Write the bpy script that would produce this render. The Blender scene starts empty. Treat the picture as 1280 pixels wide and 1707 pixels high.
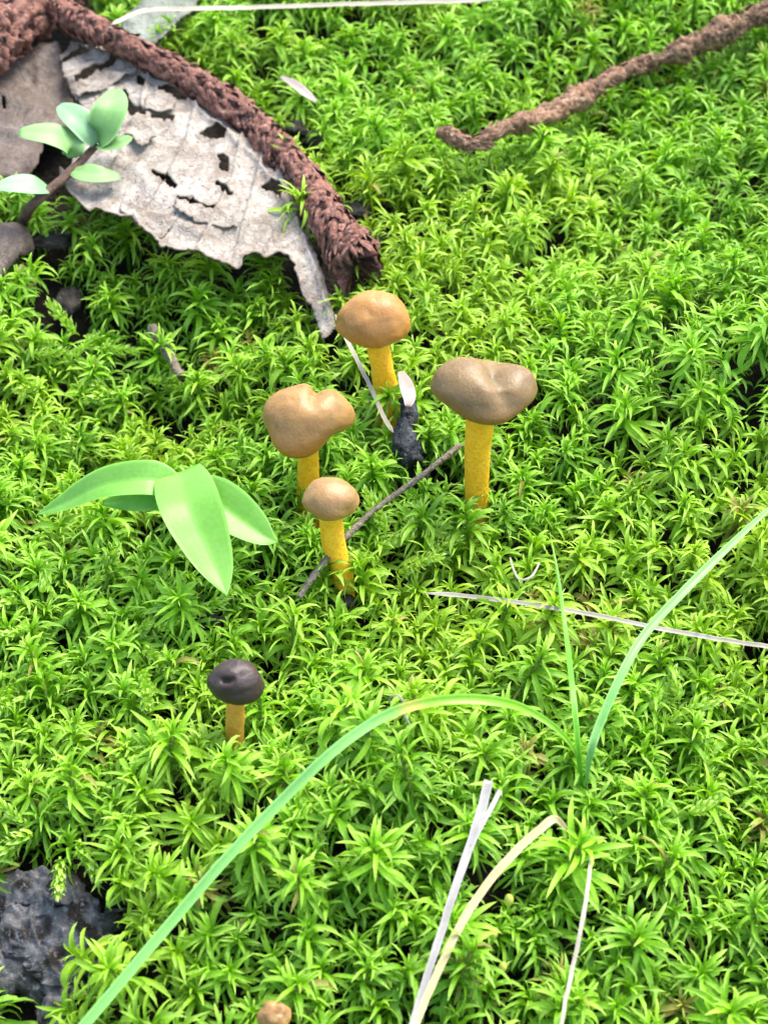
import bpy, math, random
import numpy as np
from mathutils import Vector, Matrix, noise

# ------------------------------------------------------------------ camera, sky, sun, exposure
random.seed(7); RNG = np.random.default_rng(11)
SC = bpy.context.scene; COL = SC.collection
R = math.radians
ELEV, DIST, FULL = 32.0, 0.30, 0.578            # camera looks down 32 deg at a mossy bank that faces it, from 30 cm; FULL = picture height at unit distance
ce, se = math.cos(R(ELEV)), math.sin(R(ELEV))
AIM = np.array((0.0, 0.0, 0.008)); CAM = AIM + DIST*np.array((0, -ce, se))
FWD = np.array((0, ce, -se)); UPV = np.array((0, se, ce)); RIGHT = np.array((1.0, 0, 0))
cd = bpy.data.cameras.new('camera'); cam = bpy.data.objects.new('camera', cd); COL.objects.link(cam)
cam.location = CAM; cam.rotation_euler = (R(90-ELEV), 0, 0)
cd.sensor_width = 36; cd.lens = 36/FULL; cd.clip_start = 0.005; cd.clip_end = 100
cd.dof.use_dof = True; cd.dof.focus_distance = 0.288; cd.dof.aperture_fstop = 34
SC.camera = cam

SUN_EL, SUN_AZ = 66.0, 58.0                      # azimuth clockwise from +Y (away from the camera): sun is behind and to the right
w = bpy.data.worlds.new('World'); SC.world = w; w.use_nodes = True
nt = w.node_tree; nt.nodes.clear()
sky = nt.nodes.new('ShaderNodeTexSky'); sky.sky_type = 'NISHITA'; sky.sun_disc = False
sky.sun_elevation = R(SUN_EL); sky.sun_rotation = R(SUN_AZ); sky.air_density = 1.0; sky.dust_density = 3.0; sky.ozone_density = 0.6
bg = nt.nodes.new('ShaderNodeBackground'); bg.inputs[1].default_value = 0.13
wo = nt.nodes.new('ShaderNodeOutputWorld')
nt.links.new(sky.outputs[0], bg.inputs[0]); nt.links.new(bg.outputs[0], wo.inputs[0])
sl = bpy.data.lights.new('sun', 'SUN'); sl.energy = 1.45; sl.angle = R(32); sl.color = (1, 0.95, 0.86)
so = bpy.data.objects.new('sun', sl); COL.objects.link(so)
sdir = Vector((math.sin(R(SUN_AZ))*math.cos(R(SUN_EL)), math.cos(R(SUN_AZ))*math.cos(R(SUN_EL)), math.sin(R(SUN_EL))))
so.rotation_euler = sdir.to_track_quat('Z', 'Y').to_euler(); so.location = sdir*2
vs = SC.view_settings
vs.view_transform = 'Standard'; vs.look = 'None'; vs.gamma = 1.0; vs.exposure = 2.03

# ------------------------------------------------------------------ terrain and pixel helpers
PX = FULL/1707.0
def smooth(a, b, x):
    t = np.clip((x-a)/(b-a), 0, 1); return t*t*(3-2*t)
_W = [(random.uniform(-1, 1)*f, random.uniform(-1, 1)*f, random.uniform(0, 6.28), a) for f, a in
      [(70, .0024)]*3 + [(150, .0013)]*4 + [(330, .0004)]*4]
def gauss(x, y, cx, cy, s): return np.exp(-((x-cx)**2+(y-cy)**2)/(2*s*s))
def hbase(x, y):
    x = np.asarray(x, float); y = np.asarray(y, float)
    f = np.clip(-0.015-y, 0, 0.12)
    z = 0.35*np.clip(y, -.25, 0.5) - 1.3*f*f - np.clip(-0.135-y, 0, .2)*0.2
    z = z + 0.010*gauss(x, y, 0.075, 0.03, 0.035) + 0.004*gauss(x, y, 0.03, -0.055, 0.03)
    return z
def H(x, y):
    z = hbase(x, y)
    near = 1/(1+(np.hypot(x, y)/0.5)**4)
    for kx, ky, p, a in _W: z = z + a*np.sin(kx*x+ky*y+p)*near
    z = z - 0.009*gauss(x, y, -0.045, 0.048, 0.022) - 0.006*gauss(x, y, -0.058, -0.082, 0.013)
    return z
def ray(px, py):
    d = FWD + RIGHT*((px-640)*PX) + UPV*((853.5-py)*PX); return d
def onsurf(px, py, f):                            # where the line of sight of photo pixels meets the surface z = f(x, y); arrays welcome
    px = np.atleast_1d(np.asarray(px, float)); py = np.atleast_1d(np.asarray(py, float))
    d = FWD + RIGHT*((px-640)*PX)[:, None] + UPV*((853.5-py)*PX)[:, None]
    lo = np.full(len(px), .1); hi = np.full(len(px), .8)
    for _ in range(30):
        m = (lo+hi)/2; p = CAM+d*m[:, None]; up = p[:, 2] > f(p[:, 0], p[:, 1])
        lo = np.where(up, m, lo); hi = np.where(up, hi, m)
    return CAM+d*lo[:, None]
def at(px, py, off=0.0): return onsurf(px, py, lambda x, y: H(x, y)+off)[0]
def aty(px, py, y):
    d = ray(px, py); return CAM+d*((y-CAM[1])/d[1])
def proj(p):
    p = np.asarray(p)-CAM; dz = p@FWD
    return 640+(p@RIGHT)/dz/PX, 853.5-(p@UPV)/dz/PX
def normal(x, y, e=0.002):
    n = np.array((-(H(x+e, y)-H(x-e, y))/(2*e), -(H(x, y+e)-H(x, y-e))/(2*e), 1.0)); return n/np.linalg.norm(n)
def unit(v): v = np.asarray(v, float); return v/max(np.linalg.norm(v), 1e-12)
def inpoly(x, y, P):
    x = np.asarray(x, float); y = np.asarray(y, float); c = np.zeros(x.shape, bool); n_ = len(P); j = n_-1
    for i in range(n_):
        xi, yi = P[i][:2]; xj, yj = P[j][:2]
        if yi != yj: c ^= ((yi > y) != (yj > y)) & (x < (xj-xi)*(y-yi)/(yj-yi)+xi)
        j = i
    return c
def segd(x, y, P, closed=False):                  # distance to an outline and the nearest point on it
    x = np.asarray(x, float); y = np.asarray(y, float); best = np.full(x.shape, 1e9); qx = np.zeros(x.shape); qy = np.zeros(x.shape)
    for i in range(len(P)-(0 if closed else 1)):
        ax_, ay_ = P[i][:2]; bx_, by_ = P[(i+1) % len(P)][:2]
        l = (bx_-ax_)**2+(by_-ay_)**2
        t = np.clip(((x-ax_)*(bx_-ax_)+(y-ay_)*(by_-ay_))/max(l, 1e-9), 0, 1)
        ux, uy = ax_+t*(bx_-ax_), ay_+t*(by_-ay_); d = np.hypot(x-ux, y-uy); m = d < best
        best = np.where(m, d, best); qx = np.where(m, ux, qx); qy = np.where(m, uy, qy)
    return best, qx, qy
def nz(p, s=1.0, off=0.0): return noise.noise(Vector((p[0]*s+off, p[1]*s+off*1.7, p[2]*s-off)))

# ------------------------------------------------------------------ object helpers
def meshdata(name, V, F, attrs=None, smoothsh=True, uv=None):
    me = bpy.data.meshes.new(name); me.from_pydata([tuple(v) for v in V], [], [tuple(f) for f in F])
    for k, a in (attrs or {}).items():
        at_ = me.attributes.new(k, 'FLOAT', 'POINT'); at_.data.foreach_set('value', np.asarray(a, np.float32))
    if smoothsh: me.shade_smooth()
    me.update(); return me
def link(name, data, mat=None, parent=None, loc=None):
    o = bpy.data.objects.new(name, data); COL.objects.link(o)
    if mat is not None and data is not None and not data.materials: data.materials.append(mat)
    if parent is not None: o.parent = parent
    if loc is not None: o.location = loc
    return o
def tag(o, label, cat, group=None, kind=None):
    if label: o['label'] = label
    if cat: o['category'] = cat
    if group: o['group'] = group
    o['kind'] = kind or 'thing'
    return o
def empty(name, loc):
    o = bpy.data.objects.new(name, None); COL.objects.link(o); o.location = loc; o.empty_display_size = 0.005; return o
def mobj(name, V, F, mat, parent=None, origin=None, attrs=None, smoothsh=True):
    V = np.asarray(V, float)
    if parent is not None: org = np.array(parent.location)
    else: org = np.array(origin) if origin is not None else V.mean(0)
    if parent is not None and parent.parent is not None: org = org+np.array(parent.parent.location)
    return link(name, meshdata(name, V-org, F, attrs, smoothsh), mat, parent, None if parent is not None else org)

# ------------------------------------------------------------------ materials
class NT:
    def __init__(s, name):
        s.m = bpy.data.materials.new(name); s.m.use_nodes = True; s.t = s.m.node_tree; s.t.nodes.clear()
        s.out = s.n('OutputMaterial')
    def n(s, k, **kw):
        x = s.t.nodes.new('ShaderNode'+k)
        for a, v in kw.items(): setattr(x, a, v)
        return x
    def l(s, a, b): s.t.links.new(a, b)
    def obj(s): return s.n('TexCoord').outputs['Object']
    def pos(s): return s.n('NewGeometry').outputs['Position']
    def attr(s, k): return s.n('Attribute', attribute_name=k).outputs['Fac']
    def noise(s, vec, scale, detail=4, rough=.55, dist=0):
        x = s.n('TexNoise'); x.inputs['Scale'].default_value = scale; x.inputs['Detail'].default_value = detail
        x.inputs['Roughness'].default_value = rough; x.inputs['Distortion'].default_value = dist; s.l(vec, x.inputs['Vector']); return x.outputs['Fac']
    def voro(s, vec, scale, feature='F1', out='Distance'):
        x = s.n('TexVoronoi', feature=feature); x.inputs['Scale'].default_value = scale; s.l(vec, x.inputs['Vector']); return x.outputs[out]
    def ramp(s, fac, *stops):
        x = s.n('ValToRGB'); e = x.color_ramp.elements
        while len(e) < len(stops): e.new(0.5)
        for el, (p, c) in zip(e, stops):
            el.position = p; el.color = (*c, 1) if not isinstance(c, (int, float)) else (c, c, c, 1)
        s.l(fac, x.inputs[0]); return x.outputs[0]
    def mix(s, fac, a, b, mode='MIX'):
        x = s.n('MixRGB', blend_type=mode)
        for i, v in enumerate((fac, a, b)):
            if isinstance(v, (int, float)): x.inputs[i].default_value = v if i == 0 else (v, v, v, 1)
            elif isinstance(v, tuple): x.inputs[i].default_value = (*v, 1)
            else: s.l(v, x.inputs[i])
        return x.outputs[0]
    def math(s, op, a, b=0.0):
        x = s.n('Math', operation=op)
        for i, v in enumerate((a, b)):
            if isinstance(v, (int, float)): x.inputs[i].default_value = v
            else: s.l(v, x.inputs[i])
        return x.outputs[0]
    def bump(s, hgt, dist, strength=1.0, normal=None):
        x = s.n('Bump'); x.inputs['Distance'].default_value = dist; x.inputs['Strength'].default_value = strength
        s.l(hgt, x.inputs['Height'])
        if normal is not None: s.l(normal, x.inputs['Normal'])
        return x.outputs[0]
    def surf(s, col, rough=.6, spec=.4, bump=None, trans=0.0, tcol=None, sss=0.0, ssr=.002, coat=0.0, sheen=0.0):
        p = s.n('BsdfPrincipled')
        if isinstance(col, tuple): p.inputs['Base Color'].default_value = (*col, 1)
        else: s.l(col, p.inputs['Base Color'])
        if isinstance(rough, (int, float)): p.inputs['Roughness'].default_value = rough
        else: s.l(rough, p.inputs['Roughness'])
        p.inputs['Specular IOR Level'].default_value = spec
        if sss: p.inputs['Subsurface Weight'].default_value = sss; p.inputs['Subsurface Radius'].default_value = (1, .5, .2); p.inputs['Subsurface Scale'].default_value = ssr
        if coat: p.inputs['Coat Weight'].default_value = coat; p.inputs['Coat Roughness'].default_value = .25
        if sheen: p.inputs['Sheen Weight'].default_value = sheen
        if bump is not None: s.l(bump, p.inputs['Normal'])
        o = p.outputs[0]
        if trans:
            t = s.n('BsdfTranslucent')
            if tcol is None: tcol = col
            if isinstance(tcol, tuple): t.inputs[0].default_value = (*tcol, 1)
            else: s.l(tcol, t.inputs[0])
            mx = s.n('MixShader'); mx.inputs[0].default_value = trans; s.l(o, mx.inputs[1]); s.l(t.outputs[0], mx.inputs[2]); o = mx.outputs[0]
        s.l(o, s.out.inputs[0]); return s.m

def mat_moss(name, deep, bright, tip, olive, rough=.5, spec=.32):
    n = NT(name); tone, t = n.attr('tone'), n.attr('along')
    c = n.mix(n.ramp(tone, (0.0, 0), (.9, 1)), deep, bright)
    big = n.noise(n.pos(), 22, 2)
    c = n.mix(n.math('MULTIPLY', n.ramp(big, (.48, 0), (.68, 1)), .55), c, olive)
    c = n.mix(n.math('MULTIPLY', n.ramp(t, (.45, 0), (1, 1)), .55), c, tip)
    c = n.mix(n.ramp(tone, (.955, 0), (.985, .8)), c, (.30, .20, .07))
    fine = n.noise(n.pos(), 2600, 2)
    c = n.mix(.5, c, n.ramp(fine, (.3, .75), (.7, 1.25)), 'MULTIPLY')
    return n.surf(c, rough, spec, n.bump(fine, .00012, .5), trans=.33, tcol=n.mix(1, c, (1.15, 1.1, .5), 'MULTIPLY'))
M = {}
M['moss'] = mat_moss('moss_leaf', (.072, .235, .005), (.265, .56, .016), (.54, .79, .15), (.35, .50, .016))
M['feather'] = mat_moss('feather_moss_leaf', (.24, .50, .02), (.38, .62, .06), (.74, .84, .42), (.36, .52, .04), .5, .3)
n = NT('moss_stem'); M['moss_stem'] = n.surf(n.mix(n.noise(n.pos(), 900), (.09, .20, .015), (.16, .20, .03)), .7, .2)
def mat_soil():
    n = NT('soil'); v = n.pos(); a = n.noise(v, 130, 6, .65); b = n.noise(v, 900, 4)
    c = n.ramp(a, (.3, (.006, .005, .003)), (.55, (.017, .013, .008)), (.75, (.04, .03, .018)))
    far = n.ramp(n.noise(v, 14, 5), (.4, (.03, .028, .015)), (.6, (.05, .09, .015)))
    dist = n.n('VectorMath', operation='LENGTH'); n.l(v, dist.inputs[0])
    c = n.mix(n.ramp(dist.outputs['Value'], (.28, 0), (.42, 1)), c, far)
    return n.surf(c, .85, .2, n.bump(n.math('ADD', a, b), .003, .9))
M['soil'] = mat_soil()
def mat_cap(name, a, b, edge, spot):
    n = NT(name); v = n.obj(); g = n.noise(v, 260, 5, .6); f = n.noise(v, 2600, 3); vo = n.voro(v, 1900)
    c = n.mix(n.ramp(g, (.35, 0), (.65, 1)), a, b)
    c = n.mix(n.math('MULTIPLY', n.attr('rim'), .8), c, edge)
    c = n.mix(.4, c, n.ramp(f, (.3, .75), (.7, 1.2)), 'MULTIPLY')
    c = n.mix(n.ramp(n.noise(v, 420, 3), (.62, 0), (.75, .35)), c, spot)
    bm = n.bump(n.math('ADD', n.math('MULTIPLY', vo, .7), n.math('MULTIPLY', f, .6)), .00012, .5)
    return n.surf(c, n.ramp(g, (.3, .42), (.7, .55)), .4, bm, sss=1.0, ssr=.0034, coat=.06)
M['cap_tan'] = mat_cap('cap_tan', (.265, .150, .044), (.34, .200, .064), (.45, .19, .026), (.19, .10, .030))
M['cap_brown'] = mat_cap('cap_brown', (.165, .108, .040), (.225, .148, .060), (.27, .13, .024), (.12, .07, .024))
M['cap_orange'] = mat_cap('cap_orange', (.32, .162, .040), (.39, .205, .056), (.48, .195, .024), (.22, .11, .026))
M['cap_black'] = mat_cap('cap_black', (.030, .019, .015), (.052, .035, .028), (.05, .026, .014), (.012, .008, .006))
M['cap_soft'] = mat_cap('cap_soft', (.265, .160, .058), (.335, .21, .084), (.40, .20, .042), (.19, .11, .038))
def mat_stem(name, a, b, low):
    n = NT(name); v = n.obj(); f = n.noise(v, 1500, 4, .6); g = n.noise(v, 300, 3)
    c = n.mix(n.ramp(g, (.35, 0), (.65, 1)), a, b)
    c = n.mix(n.ramp(n.attr('along'), (.0, .85), (.38, 0)), c, low)
    c = n.mix(n.ramp(f, (.56, 0), (.70, .45)), c, (.70, .30, .01))
    c = n.mix(.4, c, n.ramp(f, (.3, 1.2), (.7, .8)), 'MULTIPLY')
    return n.surf(c, .5, .4, n.bump(n.math('ADD', n.voro(v, 1700), f), .00018, .7), sss=.45, ssr=.002)
M['stem'] = mat_stem('stem_yellow', (.90, .455, .012), (.96, .54, .028), (.74, .31, .011))
M['stem_olive'] = mat_stem('stem_yellow_olive', (.88, .455, .014), (.94, .53, .03), (.55, .34, .02))
M['stem_tan'] = mat_stem('stem_tan_orange', (.60, .28, .035), (.70, .36, .06), (.55, .25, .03))
def mat_dead(name, a, b, brown, amt):
    n = NT(name); v = n.obj()
    g = n.noise(v, 75, 5, .62); f = n.noise(v, 700, 4, .65); wv = n.n('VectorMath', operation='ADD'); nzc = n.n('TexNoise'); nzc.inputs['Scale'].default_value = 500; n.l(v, nzc.inputs['Vector']); sc_ = n.n('VectorMath', operation='SCALE'); sc_.inputs['Scale'].default_value = .0016; n.l(nzc.outputs['Color'], sc_.inputs[0]); n.l(v, wv.inputs[0]); n.l(sc_.outputs[0], wv.inputs[1]); vein = n.voro(wv.outputs[0], 750, 'DISTANCE_TO_EDGE'); big = n.voro(wv.outputs[0], 170, 'DISTANCE_TO_EDGE')
    c = n.mix(n.ramp(g, (.35, 0), (.62, 1)), a, b)
    c = n.mix(n.math('MULTIPLY', n.ramp(n.noise(v, 190, 7, .75), (.46, 0), (.60, 1)), amt), c, brown)
    c = n.mix(n.ramp(vein, (0, .22), (.12, 0)), c, tuple(x*.7 for x in brown))
    c = n.mix(.6, c, n.ramp(f, (.28, .55), (.55, 1), (.75, 1.2)), 'MULTIPLY')
    c = n.mix(n.ramp(n.noise(v, 900, 3), (.63, 0), (.68, .75)), c, (.07, .05, .035))
    crk = n.math('MULTIPLY', n.ramp(big, (0, 1), (.035, 0)), n.ramp(n.noise(v, 110, 3), (.50, 0), (.58, 1)))
    c = n.mix(n.math('MULTIPLY', crk, .4), c, (.05, .035, .025))
    c = n.mix(n.math('MULTIPLY', n.attr('edge'), .65), c, brown)
    bm = n.bump(n.math('ADD', n.math('MULTIPLY', n.ramp(vein, (0, 0), (.12, 1)), .25), n.math('ADD', f, n.math('MULTIPLY', n.ramp(big, (0, 0), (.05, 1)), .12))), .0004, .8)
    return n.surf(c, .62, .3, bm, trans=.12)
M['dead'] = mat_dead('dead_leaf_grey', (.31, .275, .225), (.47, .435, .375), (.15, .108, .075), .65)
M['dead_brown'] = mat_dead('dead_leaf_brown', (.13, .10, .078), (.21, .17, .14), (.08, .055, .04), .7)
M['dead_pale'] = mat_dead('dead_leaf_pale', (.19, .22, .17), (.30, .33, .28), (.14, .14, .09), .5)
def mat_bark(name, a, b, pit, flake, sc=1.0, flk=.6):
    n = NT(name); v = n.obj(); g = n.noise(v, 260*sc, 5, .65); f = n.noise(v, 1500*sc, 4, .65)
    c = n.mix(n.ramp(g, (.32, 0), (.68, 1)), a, b)
    c = n.mix(n.attr('pit'), c, pit)
    c = n.mix(n.math('MULTIPLY', n.ramp(n.noise(v, 800*sc, 4, .7), (.55, 0), (.68, 1)), flk), c, flake)
    c = n.mix(.7, c, n.ramp(f, (.28, .45), (.55, 1), (.75, 1.35)), 'MULTIPLY')
    return n.surf(c, .72, .3, n.bump(n.math('ADD', f, g), .0006, .9))
M['rust'] = mat_bark('branch_bark_rust', (.18, .070, .046), (.31, .148, .105), (.014, .007, .005), (.46, .31, .25), 1, .75)
M['twig'] = mat_bark('twig_bark_tan', (.20, .10, .050), (.36, .21, .125), (.022, .011, .006), (.55, .40, .28), 1.2, .85)
M['char'] = mat_bark('charred_wood', (.020, .024, .028), (.050, .060, .066), (.006, .006, .006), (.15, .165, .17), 1.2, .6)
M['slate'] = mat_bark('weathered_bark', (.078, .074, .074), (.175, .170, .172), (.020, .015, .010), (.33, .325, .325), 1.1, .75)
M['clod'] = mat_bark('dark_clod', (.018, .014, .010), (.045, .038, .030), (.006, .005, .004), (.11, .10, .085), 1.2, .5)
M['greytwig'] = mat_bark('grey_twig', (.17, .14, .095), (.29, .25, .18), (.07, .05, .03), (.38, .34, .26), 1.6, .5)
def mat_blade(name, a, b, tip=None, tipat=(.5, .6), rough=.38, trans=.35, spec=.5, vs_=1.0, kink=0):
    n = NT(name); t, x = n.attr('along'), n.attr('across')
    c = n.mix(n.ramp(n.noise(n.obj(), 120, 4), (.35, 0), (.65, 1)), a, b)
    if tip is not None: c = n.mix(n.ramp(t, (tipat[0], 0), (tipat[1], 1)), c, tip)
    if kink: c = n.mix(n.ramp(t, (kink-.03, 0), (kink-.005, .6), (kink+.005, .6), (kink+.03, 0)), c, (.66, .52, .10))
    wv = n.math('SINE', n.math('MULTIPLY', x, 26.0*vs_))
    f = n.noise(n.obj(), 1500, 3)
    c = n.mix(.35, c, n.ramp(n.math('ADD', n.math('MULTIPLY', wv, .03), f), (.25, .78), (.75, 1.22)), 'MULTIPLY')
    return n.surf(c, rough, spec, n.bump(n.math('ADD', n.math('MULTIPLY', wv, .10), f), .00005, .4), trans=trans)
M['lance'] = mat_blade('lance_leaf', (.21, .52, .07), (.28, .59, .11), trans=.45)
M['round_leaf'] = mat_blade('round_leaf', (.15, .33, .085), (.23, .42, .14), vs_=.5, rough=.5, trans=.2)
M['round_pale'] = mat_blade('round_leaf_pale', (.18, .38, .16), (.27, .47, .25), vs_=.5, rough=.5, trans=.2)
M['grass_arch'] = mat_blade('grass_arch', (.19, .48, .02), (.25, .55, .03), (.23, .54, .13), (.40, .50), trans=.3, kink=.428)
M['grass_teal'] = mat_blade('grass_teal', (.19, .48, .11), (.25, .55, .15), trans=.3)
M['grass_green'] = mat_blade('grass_green', (.12, .42, .015), (.17, .50, .02), (.40, .55, .10), (.8, 1))
M['straw'] = mat_blade('straw_white', (.29, .265, .185), (.40, .375, .29), rough=.5, trans=.15)
M['straw_cream'] = mat_blade('straw_cream', (.40, .33, .14), (.48, .42, .22), (.44, .40, .18), (.55, .85), rough=.5, trans=.15)
M['straw_grey'] = mat_blade('straw_grey', (.25, .24, .215), (.36, .35, .32), rough=.5, trans=.15)
M['seed_stem'] = mat_bark('seedling_stem', (.09, .05, .035), (.16, .10, .07), (.04, .02, .015), (.20, .16, .12), 1.5, .4)
M['green_stem'] = mat_blade('green_stem', (.16, .38, .05), (.22, .44, .08))
M['petal'] = mat_blade('pale_flake', (.36, .29, .25), (.45, .38, .33), rough=.6, trans=.2)
M['bud'] = mat_blade('yellow_bud', (.55, .60, .08), (.68, .70, .16))

# ------------------------------------------------------------------ ground
def axis(core, step, far):
    a = list(np.arange(-core, core+1e-9, step)); s = step
    while a[-1] < far: s *= 1.35; a.append(a[-1]+s); a.insert(0, a[0]-s)
    return np.array(a)
ax = axis(0.24, 0.003, 6.0); X, Y = np.meshgrid(ax, ax+0.03, indexing='ij'); Z = H(X, Y)
for kx, ky, p, a in [(900, 300, 1, .0005), (-500, 1100, 2, .0005), (1300, -700, 4, .0003)]: Z = Z + a*np.sin(kx*X+ky*Y+p)*np.exp(-(X*X+Y*Y)/.06)
N_ = len(ax); idx = np.arange(N_*N_).reshape(N_, N_)
F = np.stack([idx[:-1, :-1], idx[1:, :-1], idx[1:, 1:], idx[:-1, 1:]], -1).reshape(-1, 4)
g = link('ground', meshdata('ground', np.stack([X, Y, Z], -1).reshape(-1, 3), F.tolist()), M['soil']); g['kind'] = 'structure'

# ------------------------------------------------------------------ outlines on the ground that keep moss away
LEAF = [(100, 85), (128, 70), (165, 72), (235, 110), (300, 145), (370, 192), (430, 246), (470, 305), (502, 360), (527, 420), (545, 475), (560, 522), (551, 534), (536, 542),
        (530, 522), (521, 505), (508, 490), (495, 464), (487, 446), (482, 436), (462, 430), (443, 440), (425, 434), (407, 438), (405, 448), (397, 459), (380, 450), (356, 443), (330, 432), (300, 428), (278, 420),
        (270, 424), (258, 405), (238, 386), (217, 371), (196, 362), (160, 354), (151, 362), (128, 340), (103, 315), (106, 290), (128, 250), (142, 215), (138, 180), (120, 160), (106, 130)]
LEAF_HOLES = [[(335, 222), (347, 214), (360, 213), (387, 222), (374, 236), (352, 234)], [(361, 263), (372, 262), (383, 268), (380, 286), (364, 281), (368, 272)],
    [(433, 317), (450, 312), (464, 314), (478, 330), (467, 339), (454, 325)], [(124, 139), (140, 125), (155, 118), (178, 112), (203, 101), (205, 111), (180, 121), (158, 130), (140, 143), (126, 147)],
    [(103, 95), (125, 86), (150, 82), (151, 92), (128, 97), (106, 106)], [(209, 153), (222, 176), (244, 192), (243, 203), (216, 188), (205, 160)],
    [(252, 196), (272, 193), (291, 199), (290, 207), (270, 205), (253, 205)], [(294, 329), (312, 331), (330, 340), (362, 347), (362, 355), (328, 348), (310, 338), (294, 335)],
    [(253, 281), (275, 293), (296, 307), (292, 314), (270, 301), (252, 287)], [(200, 313), (225, 330), (250, 350), (280, 366), (276, 374), (246, 360), (220, 340)],
    [(262, 150), (290, 155), (318, 164), (330, 170), (326, 176), (300, 168), (264, 158)], [(362, 300), (378, 316), (390, 322), (386, 327), (372, 321), (359, 306)],
    [(228, 130), (243, 140), (240, 152), (230, 146)]]
LEAF2 = [(-60, 70), (-10, 92), (40, 84), (97, 72), (104, 100), (106, 132), (126, 165), (122, 192), (104, 215), (72, 238), (66, 275), (40, 300), (10, 290), (-60, 330)]
LEAF3 = [(196, 52), (215, 22), (250, -4), (310, -40), (345, -30), (328, 12), (318, 30), (290, 45), (262, 68), (235, 72)]
CURLP = [(-70, 352), (-10, 342), (22, 340), (44, 352), (56, 378), (40, 402), (12, 425), (-20, 452), (-70, 480)]
BRANCH = [(96, 8, 20), (120, 32, 21), (165, 52, 18), (230, 86, 19), (300, 122, 22), (370, 168, 24), (430, 218, 25), (480, 268, 26), (520, 324, 27), (555, 378, 30), (577, 412, 37), (594, 440, 37)]
BRANCH2 = [(-60, 96, 50), (0, 52, 46), (40, 26, 42), (80, -2, 40), (130, -50, 40)]
TWIG = [(727, 222, 7), (745, 224, 12), (765, 234, 11), (785, 241, 8), (803, 236, 13), (822, 222, 11), (850, 210, 12), (900, 196, 14), (960, 166, 15), (1010, 135, 15), (1060, 113, 14), (1100, 100, 14), (1180, 64, 16), (1240, 36, 18), (1290, 14, 19), (1350, -14, 20)]
BARK = [(-40, 1450), (20, 1440), (60, 1428), (110, 1440), (150, 1462), (168, 1510), (176, 1560), (174, 1612), (160, 1642), (140, 1628), (118, 1640), (112, 1668), (118, 1710), (120, 1745), (62, 1745), (60, 1700), (55, 1650), (20, 1648), (-40, 1660)]
CHAR = [(678, 665, 12), (682, 690, 17), (674, 718, 18), (678, 748, 21), (686, 776, 17)]
SHROOMS = [(648, 688), (516, 812), (793, 852), (574, 978), (392, 1246), (462, 1760)]
_gx, _gy = np.meshgrid(np.arange(-500, 1800, 4.0), np.arange(-500, 2300, 4.0), indexing='ij')
def keepout(tight):
    ok = ~(inpoly(_gx, _gy, LEAF) & (segd(_gx, _gy, LEAF, True)[0] > 3))
    ok &= ~(inpoly(_gx, _gy, LEAF2) | inpoly(_gx, _gy, LEAF3) | inpoly(_gx, _gy, CURLP))
    ok &= ~(segd(_gx, _gy, [(470, 440), (505, 470), (530, 505), (548, 552)])[0] < 42*tight)
    ok &= ~(inpoly(_gx, _gy, BARK) | (segd(_gx, _gy, BARK, True)[0] < (26 if tight == 1 else 12)))
    ok &= ~((abs(_gx-457) < 48) & (_gy > 1650) & (_gy < 1790+30*(tight == 1)))
    ok &= ~inpoly(_gx, _gy, [(60, 60), (160, 60), (170, 320), (40, 330)]) & ~inpoly(_gx, _gy, [(-60, 20), (60, -40), (160, 20), (110, 110), (-60, 160)]) & ~inpoly(_gx, _gy, [(490, 400), (560, 430), (610, 470), (560, 500), (520, 500)])
    for P, k in ((BRANCH, 1.05), (BRANCH2, 1.0), (TWIG, .75), (CHAR, .85)): ok &= segd(_gx, _gy, P)[0] > max(p[2] for p in P)*k*tight
    for sx, sy in SHROOMS: ok &= ~((abs(_gx-sx) < (38 if tight == 1 else 20)) & (_gy-sy > -26) & (_gy-sy < (30 if tight == 1 else -4)))
    return ok
BARE = ((115, 500, 34, 60), (60, 400, 70, 40), (285, 585, 30, 55), (350, 1040, 34, 26), (500, 225, 40, 30), (605, 375, 40, 35), (1165, 850, 26, 22), (945, 1010, 36, 16), (690, 800, 34, 22), (230, 700, 40, 14), (1240, 300, 20, 30), (560, 1000, 34, 16), (240, 1200, 26, 20), (130, 560, 30, 14), (430, 990, 24, 18), (420, 470, 70, 22), (240, 420, 90, 22))
OK1, OK2 = keepout(1.0), keepout(.8)
DRY = np.zeros(_gx.shape, bool)                   # patches with dead, tan shoots
for cx, cy, rx, ry in ((250, 695, 110, 34), (870, 1000, 110, 34), (1020, 1060, 100, 30), (420, 610, 70, 24), (250, 1090, 80, 26), (1190, 1180, 60, 30)): DRY |= ((_gx-cx)/rx)**2+((_gy-cy)/ry)**2 < 1
def look(ok, px, py):
    i = np.clip(((np.asarray(px)+500)/4).round().astype(int), 0, ok.shape[0]-1); j = np.clip(((np.asarray(py)+500)/4).round().astype(int), 0, ok.shape[1]-1); return ok[i, j]
BR = np.zeros(_gx.shape, bool)                    # places where the soil shows between the shoots
for cx, cy, rx, ry in BARE: BR |= ((_gx-cx)/rx)**2+((_gy-cy)/ry)**2 < 1

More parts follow.
